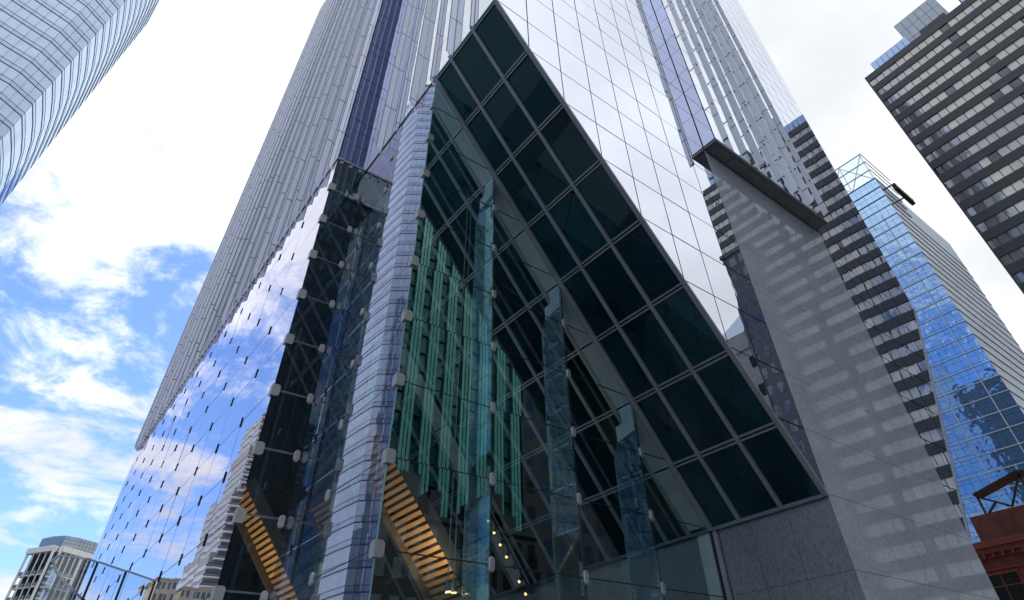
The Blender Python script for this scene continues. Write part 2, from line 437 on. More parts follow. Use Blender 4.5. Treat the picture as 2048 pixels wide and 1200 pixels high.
def oct_plate(cx, cz, w, h, t, ch=.3):
    """chamfered clamp plate profile in (u,v)"""
    c = w * ch
    return [(cx - w / 2 + c, cz - h / 2), (cx + w / 2 - c, cz - h / 2), (cx + w / 2, cz - h / 2 + c), (cx + w / 2, cz + h / 2 - c), (cx + w / 2 - c, cz + h / 2), (cx - w / 2 + c, cz + h / 2), (cx - w / 2, cz + h / 2 - c), (cx - w / 2, cz - h / 2 + c)]
def plate_front(mb, x, z, y, w=.20, h=.36, t=.06):
    o = oct_plate(x, z, w, h, t); i = oct_plate(x, z, w * .78, h * .86, t)
    A = [(u, y, v) for u, v in o]; B = [(u, y - t * .6, v) for u, v in o]; C = [(u, y - t, v) for u, v in i]
    ring(mb, A, B); ring(mb, B, C); mb.poly(C)
def plate_side(mb, y, z, x, w=.20, h=.36, t=.06):
    o = oct_plate(y, z, w, h, t); i = oct_plate(y, z, w * .78, h * .86, t)
    A = [(x, u, v) for u, v in o]; B = [(x - t * .6, u, v) for u, v in o]; C = [(x - t, u, v) for u, v in i]
    ring(mb, A, B); ring(mb, B, C); mb.poly(C)
def ring(mb, A, B):
    n = len(A)
    for k in range(n): mb.poly([A[k], A[(k + 1) % n], B[(k + 1) % n], B[k]])
def corner_plate(x, y, z, w=.19, h=.34, t=.05):
    """folded plate clasping an outer corner: one leaf on each glass face, chamfered at the free edges"""
    c = .055
    mb = MB()
    f = [(x - t, z - h / 2), (x + w - c, z - h / 2), (x + w, z - h / 2 + c), (x + w, z + h / 2 - c), (x + w - c, z + h / 2), (x - t, z + h / 2)]
    mb.prism([(u, y - .004, v) for u, v in f], (0, -t, 0))
    f = [(y - t, z - h / 2), (y + w - c, z - h / 2), (y + w, z - h / 2 + c), (y + w, z + h / 2 - c), (y + w - c, z + h / 2), (y - t, z + h / 2)]
    mb.prism([(x - .004, u, v) for u, v in f], (-t + .003, 0, 0))
    return mb
for z in sz[1:]:
    if z < TOP - 1: corner_plate(BX, GY, z).build('clamp_plate', 'steel', front)
for x in fx[1:-1]:
    for z in sz[1:-1]:
        if z < soff(x) - .45:
            mb = MB(); plate_front(mb, x, z, GY - .004, .17, .33, .05); mb.build('clamp_plate', 'steel', front)
for z in sz[1:-1]:
    mb = MB(); plate_side(mb, 16.1, z, BX - .004, .20, .30, .05); mb.build('clamp_plate', 'steel', side)
    mb = MB(); plate_front(mb, BX - .125, z + .06, RY - .004, .20, .36, .07); mb.build('clamp_plate', 'steel', side)
    corner_plate(AX, RY, z + .06, .22, .40).build('clamp_plate', 'steel', T)

# --- glass fins behind the joints, hung from white steel shoes
def bracket(parent, y, z, x, dy=1):
    mb = MB(); mb.box(x - .03, x + .03, y - .05, y + .05, z - .38, z + .38)
    o = mb.build('fin_bracket', 'steel', parent)
    mb = MB()
    for k in range(5):
        for s in (-1, 1): mb.tube((x + s * .03, y, z - .3 + .15 * k), (x + s * .042, y, z - .3 + .15 * k), .022, .022, 8)
    mb.build('bolt_row', 'dark_mullion', o)
for x in fx[1:-1]:
    top = soff(x) - .75
    pr = [(x, GY + .06, 0), (x, GY + 1.22, 0), (x, GY + 1.22, top - .85), (x, GY + .90, top - .15), (x, GY + .06, top)]
    f = MB().prism([(p[0] - .022, p[1], p[2]) for p in pr], (.044, 0, 0)).build('glass_fin', 'fin_glass', T)
    for (ya, yb) in ((GY + 1.205, GY + 1.225),): MB().box(x - .024, x + .024, ya, yb, .2, top - .86).build('polished_edge', 'glass_edge', f)
    z0 = top - .1
    MB().prism([(x - .06, GY + .08, z0 - .12), (x - .06, GY + .92, z0 - .28), (x - .06, GY + .92, z0 + .25), (x - .06, GY + .60, z0 + .30), (x - .06, GY + .60, soff(x) - .02), (x - .06, GY + .08, soff(x) - .02)], (.12, 0, 0)).build('steel_shoe', 'shoe', f)
    for z in sz[1:-1]:
        if z < top - .4: bracket(f, GY + .14, z, x)
    for z in sz[1:-1:1]:
        if z < top - 1.6: bracket(f, GY + 1.12, z - .1, x)
f = MB().box(BX + .06, BX + 1.1, 16.08, 16.12, 0, TOP - .4).build('glass_fin', 'fin_glass', T)
for z in sz[1:-1]:
    MB().box(BX + .10, BX + .22, 16.05, 16.15, z - .36, z + .36).build('fin_bracket', 'steel', f)
for z in sz[1:-1]:   # inner tie rods of the return wall
    MB().bar((AX + .1, RY + .25, z + .2), (BX - .1, RY + .25, z + .2), .05, .05).build('tie_rod', 'mullion', T)

# --- sloping soffit: dark glass panels in metal mullions, running on into the lobby
cols = [FY + .08, 9.9, 11.46, GY - .1]
rows = [BX + .02] + [7.37 + 1.515 * k for k in range(7)] + [17.87]
nrm = Vector((-SL, 0, -1)).normalized()
def sp(x, y, off=0.0):
    p = Vector((x, y, soff(x))); return p + nrm * off
inner = [13.55] + [14.58 + 1.5 * k for k in range(13)] + [33.9]
rows_in = [4.6] + rows
panes(rows, cols, lambda u, v: sp(u, v, 0), 0.02, (), 0.006, tuple(nrm)).build('soffit_panel', 'soffit_glass', T, fix=False)
panes(rows_in, inner, lambda u, v: sp(u, v, 0), 0.02, (), 0.0015, tuple(nrm), skip=lambda i, j: i == 0 and inner[j] < RY + .2).build('lobby_ceiling_panel', 'soffit_glass', T, fix=False)
for y in cols[1:3]:
    MB().bar(sp(BX - .10, y, .03), sp(17.86, y, .03), .13, .13, nrm).build('soffit_mullion', 'mullion', T)
MB().bar(sp(BX - .08, GY - .06, .04), sp(17.86, GY - .06, .04), .19, .15, nrm).build('soffit_mullion', 'mullion', T)
MB().bar(sp(BX - .02, FY + .05, .01), sp(17.88, FY + .05, .01), .10, .08, nrm).build('soffit_mullion', 'mullion', T)
for i, y in enumerate(inner[:-1]):
    MB().bar(sp(4.7 if y > RY + .2 else BX + .05, y, .03), sp(17.86, y, .03), .13, .12, nrm).build('soffit_mullion', 'ceiling_mullion', T)
for x in rows[1:-1]:
    mb = MB()
    for s in (-.036, .036): mb.bar(sp(x + s, FY + .1, .03), sp(x + s, GY - .16, .03), .06, .07, nrm)
    mb.build('soffit_crossbar', 'mullion', T)
    mb = MB()
    for s in (-.036, .036): mb.bar(sp(x + s, 13.62, .03), sp(x + s, 33.8, .03), .06, .07, nrm)
    mb.build('soffit_crossbar', 'ceiling_mullion', T)
MB().bar(sp(17.86, FY + .1, .03), sp(17.86, 33, .03), .08, .1, nrm).build('soffit_crossbar', 'mullion', T)
MB().bar(sp(BX + .02, FY + .1, .02), sp(BX + .02, GY, .02), .05, .08, nrm).build('soffit_crossbar', 'glass_edge', T)
# beam cladding panels between the two ceilings
xs = [BX + .02] + rows[1:-1] + [17.8]
for a, b in zip(xs[:-1], xs[1:]):
    MB().poly([sp(a + .02, GY + .04, .02), sp(b - .02, GY + .04, .02), sp(b - .02, 13.48, .02), sp(a + .02, 13.48, .02)]).build('beam_cladding', 'beam', T, fix=False)
MB().poly([sp(BX, GY - .05, -.04), sp(17.9, GY - .05, -.04), sp(17.9, 13.6, -.04), sp(BX, 13.6, -.04)]).build('beam_backing', 'joint', T, fix=False)
MB().poly([sp(13.2, 22.3, .16), sp(17.8, 22.3, .16), sp(17.8, 23.3, .16), sp(13.2, 23.3, .16)]).build('beam_cladding', 'beam', T, fix=False)
MB().poly([sp(10.3, 22.3, .16), sp(13.17, 22.3, .16), sp(13.17, 23.3, .16), sp(10.3, 23.3, .16)]).build('beam_cladding', 'beam', T, fix=False)

# --- stone base
srows = [0] + [z for z in ZN if .5 < z < TOP - .5] + [TOP - .02]
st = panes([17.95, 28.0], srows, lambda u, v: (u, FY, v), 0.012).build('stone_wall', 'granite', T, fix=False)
MB().box(17.97, 27.98, FY + .006, FY + .1, 0, TOP - .03).build('stone_backing', 'joint', st)
sw = panes([FY, 9.85, 11.2, GY - .25], [0, 2.9, 4.86, 6.80], lambda u, v: (17.95, u, v), 0.012).build('stone_wall', 'shaded_flamed_granite', T, fix=False)
MB().box(17.96, 18.0, FY + .01, GY, 0, 6.83).build('stone_backing', 'joint', sw)
MB().box(17.98, 18.1, GY, 15.3, 0, 6.83).build('lobby_stone_wall', 'shaded_flamed_granite', T)
panes([15.3, 16.9, 34], [0, 4.86, 6.83], lambda u, v: (17.99, u, v), 0.012).build('lobby_wall', 'inner_stone', T, fix=False)
MB().box(17.86, 17.97, GY - .22, GY - .06, 0, 6.75).build('end_post', 'mullion', T)
MB().box(17.88, 17.96, GY + .02, 13.3, 0, 6.75).build('end_post', 'beam', T)
MB().box(17.8, 17.9, GY - .05, GY + .01, 0, 6.8).build('end_post', 'joint', T)
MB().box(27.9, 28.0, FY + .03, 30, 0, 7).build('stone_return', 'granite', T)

# --- front facade: mirror glass left of the stone, and right of it
fzs = [.9 + 1.965 * k for k in range(-1, 11)] + [22.53]
fzs = [6.87 + 1.955 * k for k in range(8)] + [22.55] + [z for k in range(31) for z in (25.1 + 3.62 * k, 27.0 + 3.62 * k)]
fzs = [z for z in fzs if z < H] + [H]
fxs = [BX] + [7.37 + 1.515 * k for k in range(7)] + [17.95]
fg = panes(fxs, fzs, lambda u, v: (u, FY, v), 0.045, [(SL, 1, -(TOP + SL * BX) + .02)], 0.0022, (0, 1, 0)).build('front_mirror_glass', 'front_mirror', T, fix=False)
MB().poly([(BX + .03, FY + .03, TOP + .1), (BX + .03, FY + .03, H), (17.95, FY + .03, H), (17.95, FY + .03, 6.95)]).build('joint_backing', 'joint', fg, fix=False)
rxs = frange(28.0, 38.35, 1.48)
rzs = [z for z in [.98 + 1.965 * k for k in range(11)]] + [22.55] + [z for z in fzs if z > 23]
rg = panes(rxs, rzs, lambda u, v: (u, FY, v), 0.05, [(-1.40, 1, 1.40 * 28.0 - 6.9)], 0.0016, (0, 1, 0)).build('right_mirror_glass', 'front_mirror', T, fix=False)
MB().poly([(28, FY + .03, 7.0), (28, FY + .03, H), (38.33, FY + .03, H), (38.33, FY + .03, 21.5)]).build('joint_backing', 'joint', rg, fix=False)
MB().bar((BX - .02, FY - .03, TOP + .02), (17.93, FY - .03, soff(17.93) + .02), .05, .07, (0, 1, 0)).build('edge_trim', 'steel', T)
MB().bar((28.05, FY - .02, 6.95), (38.35, FY - .02, 21.35), .05, .06, (0, 1, 0)).build('edge_trim', 'mullion', T)
MB().box(BX - .05, BX + .02, FY - .05, FY + .01, TOP + .1, H).build('edge_trim', 'mullion', T)

# --- projecting bay over the stone, with metal fins on clips
BYO = 7.72
bay = panes(frange(18.0, 27.7, 1.47), uz, lambda u, v: (u, BYO, v), 0.04, (), 0.002, (0, 1, 0)).build('bay_glass', 'front_mirror', T, fix=False)
MB().box(18.03, 27.68, BYO + .03, FY, TOP + .1, H).build('bay_body', 'joint', bay)
panes([BYO + .02, FY - .01], uz, lambda u, v: (18.0, u, v), 0.03, (), 0.002, (1, 0, 0)).build('bay_end_glass', 'bay_mirror', bay, fix=False)
mb = MB(); mb.box(17.98, 27.72, BYO - .02, FY - .004, TOP + .06, TOP + .16)
bs = mb.build('bay_soffit', 'canopy', bay)
for k in range(7):
    a = 18.12 + 1.37 * k
    MB().box(a, a + 1.34, BYO + .13, FY - .04, TOP - .0, TOP + .055).build('soffit_plate', 'canopy', bs)
for k in range(7):
    x = 18.35 + 1.46 * k
    b = MB().prism([(x - .02, 7.56, TOP + .1), (x - .02, 7.26, TOP + .2), (x - .02, 7.26, H), (x - .02, 7.56, H)], (.04, 0, 0)).build('facade_fin', 'fin', T)
    MB().box(x - .03, x + .03, 7.28, 7.56, TOP + .06, TOP + .10).build('fin_foot', 'dark_mullion', b)
    for q in range(12):
        z = 25.25 + 3.52 * q
        MB().box(x - .13, x + .13, 7.34, 7.36, z - .02, z + .02).box(x - .015, x + .015, 7.36, BYO, z - .02, z + .02).box(x - .032, x + .032, 7.33, 7.40, z - .06, z + .06).build('fin_clip', 'lamp_body', b)

# ------------------------------------------------------------------ things inside the lobby
def slat_strip(label, x0, z0, x1, y0, y1, s, n):
    t = thing('wood_slat_ceiling', label, 'slat ceiling', (x0, (y0 + y1) / 2, z0))
    dx = (x1 - x0) / n
    d = Vector((1, 0, -s)).normalized(); nn = Vector((-s, 0, -1)).normalized()
    for k in range(n):
        p = Vector((x0 + dx * (k + .5), 0, z0 - s * dx * (k + .5)))
        MB().obb(Vector((p.x, y0 + .06, p.z)) - d * dx * .42 + nn * .0, d * dx * .84, (0, y1 - y0 - .12, 0), nn * -.10).build('slat', 'wood', t)
    for y in (y0, y1):
        MB().bar((x0, y, z0 - .05), (x1, y, z0 - s * (x1 - x0) - .05), .10, .34, nn).build('side_rail', 'wood_dark' if y == y1 else 'dark_mullion', t)
    MB().bar((x0 + .1, (y0 + y1) / 2, z0 + .14), (x1 + .1, (y0 + y1) / 2, z0 - s * (x1 - x0) + .14), y1 - y0 - .1, .04, nn).build('backing', 'wood_dark', t)
    return t
slat_strip('long strip of glowing timber slats falling across the lobby behind the front glass', 6.25, 9.15, 12.5, 15.0, 17.0, 1.2, 46)
slat_strip('shorter timber slat strip deep inside, seen through the narrow return glass beside the mirrored wing', 4.95, 8.48, 9.4, 20.9, 22.9, 1.22, 34)
def warm_lamp(loc, target, power, size=R(60)):
    l = bpy.data.lights.new('lamp', 'SPOT'); l.energy = power; l.color = (1.0, 0.66, 0.36); l.spot_size = size; l.spot_blend = 0.6; l.shadow_soft_size = 0.1
    return l
def spotlight(label, base, aim, group, lit=True):
    t = thing('spotlight', label, 'spotlight', base, group)
    b = Vector(base); d = (Vector(aim) - b).normalized(); h = b + Vector((0, 0, -.22))
    MB().tube(b, h, .025, .025, 8).build('stem', 'lamp_body', t)
    MB().tube(h - d * .12, h + d * .18, .07, .08, 14).build('housing', 'lamp_body', t)
    MB().tube(h + d * .181, h + d * .186, .062, .062, 14).build('lens', 'lamp_glow' if lit else 'shoe', t)
    if lit:
        l = warm_lamp(None, None, 420); lo = bpy.data.objects.new('lamp', l); COL.objects.link(lo)
        lo.parent = t; lo.location = (h + d * .22) - b; lo.rotation_euler = (-d).to_track_quat('Z', 'Y').to_euler()
    return t
trk = MB().bar(sp(15.4, 22.1, .45), sp(18.0, 22.1, .45), .07, .07).build('light_track', 'lamp_body')
tag(trk, 'thin dark track carrying the row of small spotlights under the lobby ceiling', 'light track')
ords = ['highest of the small warm spotlights on the lobby track', 'second spotlight from the top of the lobby track', 'third spotlight from the top of the lobby track', 'fourth spotlight from the top of the lobby track', 'unlit grey spotlight, fifth from the top of the lobby track', 'sixth spotlight down the lobby track, its warm lens lit', 'lowest spotlight on the lobby track at the bottom of the photo']
for k in range(7):
    x = 15.75 + .335 * k
    b = sp(x, 22.1, .50)
    spotlight(ords[k], b, (9.0 - .2 * k, 18.0, 0.5), 'spotlights on the lobby track', k != 4)
PX, PY = 8.72, 14.2
pl = thing('pendant_lamp', 'twin warm pendant lamp hanging on rods before the timber slats', 'lamp', (PX, PY, soff(PX)))
for s in (-.09, .09):
    MB().bar((PX + s, PY, soff(PX)), (PX + s, PY, 4.75), .022, .022, (1, 0, 0)).build('rod', 'mullion', pl)
    h = MB().tube((PX + s, PY, 4.75), (PX + s, PY - .05, 4.5), .06, .075, 14).build('housing', 'lamp_body', pl)
    MB().tube((PX + s, PY - .05, 4.499), (PX + s, PY - .051, 4.492), .06, .06, 14).build('lens', 'lamp_glow', h)
def aim_lamp(parent, loc, target, power, angle):
    l = bpy.data.lights.new('lamp', 'SPOT'); l.energy = power; l.color = (1.0, 0.76, 0.50); l.shadow_soft_size = 0.10; l.spot_size = R(angle); l.spot_blend = 0.8
    lo = bpy.data.objects.new('lamp', l); COL.objects.link(lo); lo.parent = parent
    lo.location = Vector(loc) - Vector(parent.location)
    lo.rotation_euler = (Vector(loc) - Vector(target)).to_track_quat('Z', 'Y').to_euler()
aim_lamp(pl, (PX, PY - .06, 4.3), (7.6, 16.2, 6.6), 420, 110)
wl = thing('added_slat_light', 'added unseen light brightening the timber slats beside the mirrored wing', 'lamp', (4.75, 21.6, 4.0))  # added lamp below the view, put in only to brighten the slats
MB().tube((4.66, 21.6, 3.9), (4.84, 21.6, 4.1), .07, .09, 14).build('housing', 'lamp_body', wl)
MB().tube((4.842, 21.6, 4.102), (4.846, 21.6, 4.106), .08, .08, 14).build('lens', 'lamp_glow', wl)
aim_lamp(wl, (4.90, 21.6, 4.15), (6.2, 21.9, 6.6), 260, 120)

# ------------------------------------------------------------------ glass windscreen by the kerb
ws = thing('glass_windscreen', 'low clear glass screen with dark joints in front of the mirrored wing, bottom left', 'glass screen', (.5, 8.1, 0))
def screen(a, b, z=3.2, edge=True):
    a, b = Vector(a), Vector(b); d = b - a; n = Vector((-d.y, d.x, 0)).normalized()
    p = MB().poly([a + d * .01, b - d * .01, b - d * .01 + Vector((0, 0, z)), a + d * .01 + Vector((0, 0, z))]).build('glass_panel', 'screen_glass', ws, fix=False)
    MB().bar(a + Vector((0, 0, z + .012)), b + Vector((0, 0, z + .007)), .022, .013).build('top_edge', 'glass_rim', p)
    if edge: MB().box(b.x - .011, b.x + .011, b.y - .011, b.y + .011, 0, z).build('joint', 'joint', p)
M['glass_rim'] = paint('glass_rim', (0.42, 0.50, 0.68), 0.2)
pts = [(.294, 8.062, 0), (.536, 8.071, 0), (.657, 8.177, 0), (.981, 8.476, 0), (1.353, 8.834, 0)]
for i, (a, b) in enumerate(zip(pts[:-1], pts[1:])): screen(a, b, 3.2, i > 0)
pts = [(.294, 8.062, 0), (.266, 8.342, 0), (.41, 9.06, 0), (.834, 10.347, 0), (1.30, 11.6, 0)]
for i, (a, b) in enumerate(zip(pts[:-1], pts[1:])): screen(a, b, 3.2, i > 0)

# ------------------------------------------------------------------ curved glass tower, upper left
M['sky_glass'] = mirror('sky_glass', (0.70, 0.82, 0.98), (0.27, 0.38, 0.57), 0.34, 0.74, 2.5, 0.015, 0.25, 0.06)
M['sky_spandrel'] = mirror('sky_spandrel', (0.62, 0.76, 0.95), (0.20, 0.30, 0.46), 0.35, 0.9, 2.5)
M['floor_line'] = paint('floor_line', (0.09, 0.12, 0.16), 0.5)
ct = thing('curved_tower', 'pale blue glass tower with curved flank and dark floor lines, upper left', 'tower', (-45, 110, 0))
plan = [(-78, 78), (-52, 85), (-30.6, 90.68), (-27.3, 93.08)]
ctrl = [(-27.3, 93.08), (-26.85, 97.6), (-26.62, 102.1), (-26.98, 108.3), (-28.0, 117.6), (-31.5, 130), (-38, 141)]
plan_pts = list(plan)
for i in range(len(ctrl) - 1):
    for s in range(1, 3): plan_pts.append((ctrl[i][0] + (ctrl[i + 1][0] - ctrl[i][0]) * s / 2, ctrl[i][1] + (ctrl[i + 1][1] - ctrl[i][1]) * s / 2))
FH = 3.2; HT = 150
mb = MB(); ms = MB()
nf = int(HT / FH)
for i in range(len(plan_pts) - 1):
    a, b = Vector(plan_pts[i]), Vector(plan_pts[i + 1]); L = (b - a).length
    n = max(1, round(L / 1.5)); d = (b - a) / n; nn = Vector((d.y, -d.x)).normalized()
    for q in range(n):
        p0, p1 = a + d * (q + .018), a + d * (q + .982)
        for f in range(nf):
            z0 = f * FH
            t1, t2 = random.gauss(0, .003), random.gauss(0, .003)
            mb.poly([(p0.x, p0.y, z0 + .95), (p1.x, p1.y, z0 + .95), (p1.x - nn.x * t1, p1.y - nn.y * t1, z0 + FH - .12), (p0.x - nn.x * t2, p0.y - nn.y * t2, z0 + FH - .12)])
            ms.poly([(p0.x, p0.y, z0 + .1), (p1.x, p1.y, z0 + .1), (p1.x, p1.y, z0 + .85), (p0.x, p0.y, z0 + .85)])
mb.build('curtain_wall', 'sky_glass', ct, fix=False)
ms.build('spandrel_glass', 'sky_spandrel', ct, fix=False)
back = plan_pts + [(-70, 150), (-95, 120)]
cen = Vector((-60, 112))
ins = [(p[0] + (cen.x - p[0]) * .012, p[1] + (cen.y - p[1]) * .012, 0) for p in back]
MB().prism(ins, (0, 0, HT - 1)).build('tower_core', 'floor_line', ct)
for f in range(4, nf):
    z = f * FH
    mb = MB()
    for i in range(len(plan_pts) - 1):
        a, b = Vector((*plan_pts[i], z)), Vector((*plan_pts[i + 1], z))
        mb.bar(a, b, .14, .13)
        mb.bar(a + Vector((0, 0, .9)), b + Vector((0, 0, .9)), .07, .08)
    mb.build('floor_ledge', 'floor_line', ct)

# ------------------------------------------------------------------ dark banded office tower, upper right
M['spandrel'] = paint('spandrel', (0.042, 0.045, 0.054), 0.45, 0, 0.12, 0.6)
M['beige_pane'] = mirror('beige_pane', (0.9, 0.93, 0.97), (0.74, 0.69, 0.59), 0.12, 0.75, 3.5, 0.10, 0.8, 0.06)
M['dark_reflect_pane'] = mirror('dark_reflect_pane', (0.62, 0.66, 0.74), (0.27, 0.27, 0.28), 0.30, 0.9, 3, 0.08, 0.8, 0.06)  # dark columns beside beige ones paint in the edge of a reflection
M['void_pane'] = mirror('void_pane', (0.5, 0.55, 0.6), (0.02, 0.022, 0.026), 0.16, 0.8, 3)
M['blue_panel'] = mirror('blue_panel', (0.55, 0.70, 1.0), (0.16, 0.27, 0.60), 0.35, 0.9, 3)
M['white_panel'] = paint('white_panel', (0.60, 0.64, 0.72), 0.4)
OX, OY = 60.0, 5.02
bt = thing('banded_tower', 'dark office tower with horizontal window bands and boxes on its roof, upper right', 'office tower', (OX, OY, 0))
ROT = R(2.5)
fd = Vector((math.sin(ROT) * -1, -math.cos(ROT), 0))       # along the face towards the camera side
bn = Vector((math.cos(ROT), -math.sin(ROT), 0))            # into the building
def bp(u, w, z): return Vector((OX, OY, 0)) + fd * u + bn * w + Vector((0, 0, z))
DL, FHB, RZ = 18.4, 2.02, 62.95
MB().obb(bp(0.05, .25, 0), fd * (DL - .1), bn * 25, (0, 0, RZ - .1)).build('tower_core', 'spandrel', bt)
nw = 21; ww = DL / nw
for k in range(30):
    zt = RZ - FHB * k
    if zt < 3: break
    MB().obb(bp(0, 0, zt - .98), fd * DL, bn * .3, (0, 0, .98)).build('spandrel_band', 'spandrel', bt)
    mb = MB()
    for q in range(nw):
        void = (q == 10 + (k // 4) % 2) or random.random() < .02
        u0 = q * ww + .035; u1 = (q + 1) * ww - .035; z0 = zt - FHB + .02; z1 = zt - .985
        i0 = len(mb.f)
        t1, t2 = random.gauss(0, .006), random.gauss(0, .006)
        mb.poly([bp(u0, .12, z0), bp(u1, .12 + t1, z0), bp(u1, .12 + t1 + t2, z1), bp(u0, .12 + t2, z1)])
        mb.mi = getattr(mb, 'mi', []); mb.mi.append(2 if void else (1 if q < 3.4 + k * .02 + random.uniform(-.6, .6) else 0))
    o = mb.build('window_band', 'beige_pane', bt, fix=False)
    o.data.materials.append(M['dark_reflect_pane']); o.data.materials.append(M['void_pane'])
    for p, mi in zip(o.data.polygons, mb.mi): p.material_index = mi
    MB().obb(bp(-.02, -.01, zt - FHB + .0), fd * .14, bn * .3, (0, 0, FHB)).build('corner_trim', 'spandrel', bt)
def roof_box(name, u0, u1, w, z0, z1, mat, nu, nv):
    b = MB().obb(bp(u0, w + .06, z0), fd * (u1 - u0), bn * 6, (0, 0, z1 - z0 - .02)).build(name, 'spandrel', bt)
    us = [u0 + (u1 - u0) * i / nu for i in range(nu + 1)]; vs = [z0 + (z1 - z0) * i / nv for i in range(nv + 1)]
    panes(us, vs, lambda u, v: bp(u, w, v), 0.05).build('cladding', mat, b, fix=False)
roof_box('roof_box', 1.2, 5.9, 1.6, RZ, RZ + 3.1, 'blue_panel', 7, 1)
roof_box('roof_box', 5.6, 10.6, 3.2, RZ, RZ + 7.6, 'white_panel', 6, 4)
roof_box('roof_box', 7.2, 10.2, 1.2, RZ, RZ + 1.9, 'spandrel', 3, 1)
roof_box('roof_box', 12.1, 18, 2.4, RZ, RZ + 4.6, 'blue_panel', 7, 1)

# ------------------------------------------------------------------ blue glass tower behind, right
M['blue_glass'] = mirror('blue_glass', (0.50, 0.72, 1.0), (0.05, 0.17, 0.42), 0.62, 0.97, 3, 0.28, 0.35, 0.2)
M['crown_glass'] = clear('crown_glass', (0.78, 0.88, 0.95), (0.8, 0.9, 1.0), 0.25, 0.9, 3)
M['grey_glass'] = mirror('grey_glass', (0.70, 0.76, 0.85), (0.13, 0.15, 0.18), 0.16, 0.48, 3)
UX, UY, UZ = 140.0, 23.3, 122.5
ut = thing('blue_tower', 'tall blue mirrored tower with pale floor ledges between the brick block and the sky, right', 'tower', (UX, UY, 0))
UE = UY + 46
uzs = frange(0, UZ - 10.5, 1.6); uys = frange(UY, UE, 1.55)
panes(uys, uzs, lambda u, v: (UX, u, v), 0.05, (), 0.004, (1, 0, 0)).build('curtain_wall', 'blue_glass', ut, fix=False)
panes(frange(UY, UE, 1.55), frange(UZ - 10.5, UZ - .6, 1.62), lambda u, v: (UX, u, v), 0.06, (), 0.001, (1, 0, 0)).build('crown_screen', 'crown_glass', ut, fix=False)
panes(frange(UX, UX + 46, 1.55), frange(0, UZ - 10.5, 1.6), lambda u, v: (u, UY, v), 0.07, (), 0.003, (0, 1, 0)).build('side_curtain_wall', 'grey_glass', ut, fix=False)
MB().box(UX + .1, UX + 46, UY + .1, UE, 0, UZ - 10.6).build('tower_core', 'floor_line', ut)
M['ledge'] = paint('ledge', (0.50, 0.54, 0.60), 0.4)
k = 0
while k < 38:
    z = UZ - 1.0 - 3.22 * k
    MB().box(UX - .22, UX, UY - .2, UE, z - .065, z + .065).build('floor_ledge', 'ledge' if k > 5 else 'floor_line', ut)
    if k < 6: MB().box(UX, UX + 17 - k * 0.5, UY - .22, UY - .05, z - .08, z + .08).build('crown_rail', 'floor_line', ut)
    else: MB().box(UX, UX + 46, UY - .12, UY, z - .07, z + .07).build('floor_ledge', 'floor_line', ut)
    k += 1
mb = MB()
for y in frange(UY + .3, UE, 6.2):
    mb.box(UX + .5, UX + .8, y - .1, y + .1, UZ - 10.5, UZ - .6)
for i, y in enumerate(frange(UY + .3, UE - 6.2, 6.2)):
    mb.bar((UX + .65, y, UZ - 10.4), (UX + .65, y + 6.2, UZ - .8), .22, .22, (1, 0, 0)); mb.bar((UX + .65, y + 6.2, UZ - 10.4), (UX + .65, y, UZ - .8), .22, .22, (1, 0, 0))
mb.build('crown_brace', 'mullion', ut)
for s in (0, 1):
    MB().box(UX - .16, UX - .02, UY + 3.2 + 7.4 * s, UY + 3.36 + 7.4 * s, 0, UZ - 22).build('guide_rail', 'ledge', ut)
gd = thing('window_cleaning_gondola', 'dark window cleaning cradle hanging at the roof edge of the blue tower', 'cleaning cradle', (UX + 7, UY - 2.5, UZ - 15.7))
MB().box(UX + 2, UX + 12, UY - 3.0, UY - 2.0, UZ - 15.7, UZ - 15.3).build('platform', 'joint', gd)
MB().box(UX + 2, UX + 12, UY - 3.05, UY - 3.0, UZ - 14.4, UZ - 14.2).box(UX + 2, UX + 12, UY - 3.05, UY - 3.0, UZ - 15.3, UZ - 14.8).box(UX + 2, UX + 2.2, UY - 3.0, UY - 2.0, UZ - 15.3, UZ - 13.8).box(UX + 11.8, UX + 12, UY - 3.0, UY - 2.0, UZ - 15.3, UZ - 13.8).build('guard_rail', 'joint', gd)
for q in range(2): MB().box(UX + 3 + 7.5 * q, UX + 3.3 + 7.5 * q, UY - 2.8, UY + .2, UZ - 13.2, UZ - 12.9).build('davit_arm', 'joint', gd)

# ------------------------------------------------------------------ red brick building, lower right
M['brick'] = brick('brick', (0.15, 0.030, 0.020), (0.20, 0.048, 0.030), (0.09, 0.04, 0.03))
M['brick_old'] = brick('brick_old', (0.095, 0.03, 0.022), (0.13, 0.05, 0.036), (0.08, 0.05, 0.04))
M['red_paint'] = paint('red_paint', (0.17, 0.030, 0.020), 0.6, 0, 0.2, 1.5)
M['window_pane'] = mirror('window_pane', (0.75, 0.85, 0.9), (0.015, 0.017, 0.017), 0.14, 0.9, 3, 0.3, 0.7, 0.08)
M['rust'] = paint('rust', (0.022, 0.017, 0.016), 0.8, 0, 0.4, 2)
KX = 74.0
kz = 1.6 + KX * .180
bb = thing('brick_building', 'old red brick building with bracketed cornice and dark windows, bottom right corner', 'building', (KX, 18, 0))
ky0, ky1 = 4.0, KX * .322
MB().box(KX, KX + 30, ky0, ky1, 0, kz - 1.4).build('wall', 'brick', bb)
MB().box(KX - .9, KX + 30, ky0, ky1 + .4, kz - .55, kz).box(KX - .6, KX + 2, ky0, ky1 + .2, kz - 1.0, kz - .56).box(KX - .25, KX + 2, ky0, ky1 + .1, kz - 1.39, kz - 1.01).build('cornice', 'red_paint', bb)
n = 22
for q in range(n):
    y = ky1 - .4 - q * .85
    MB().box(KX - .62, KX - .02, y - .22, y, kz - 1.38, kz - 1.005).build('cornice_bracket', 'red_paint', bb)
MB().box(KX + 2.5, KX + 28, ky0, ky1 - 1.7, kz, kz + 2.9).build('parapet_wall', 'brick_old', bb)
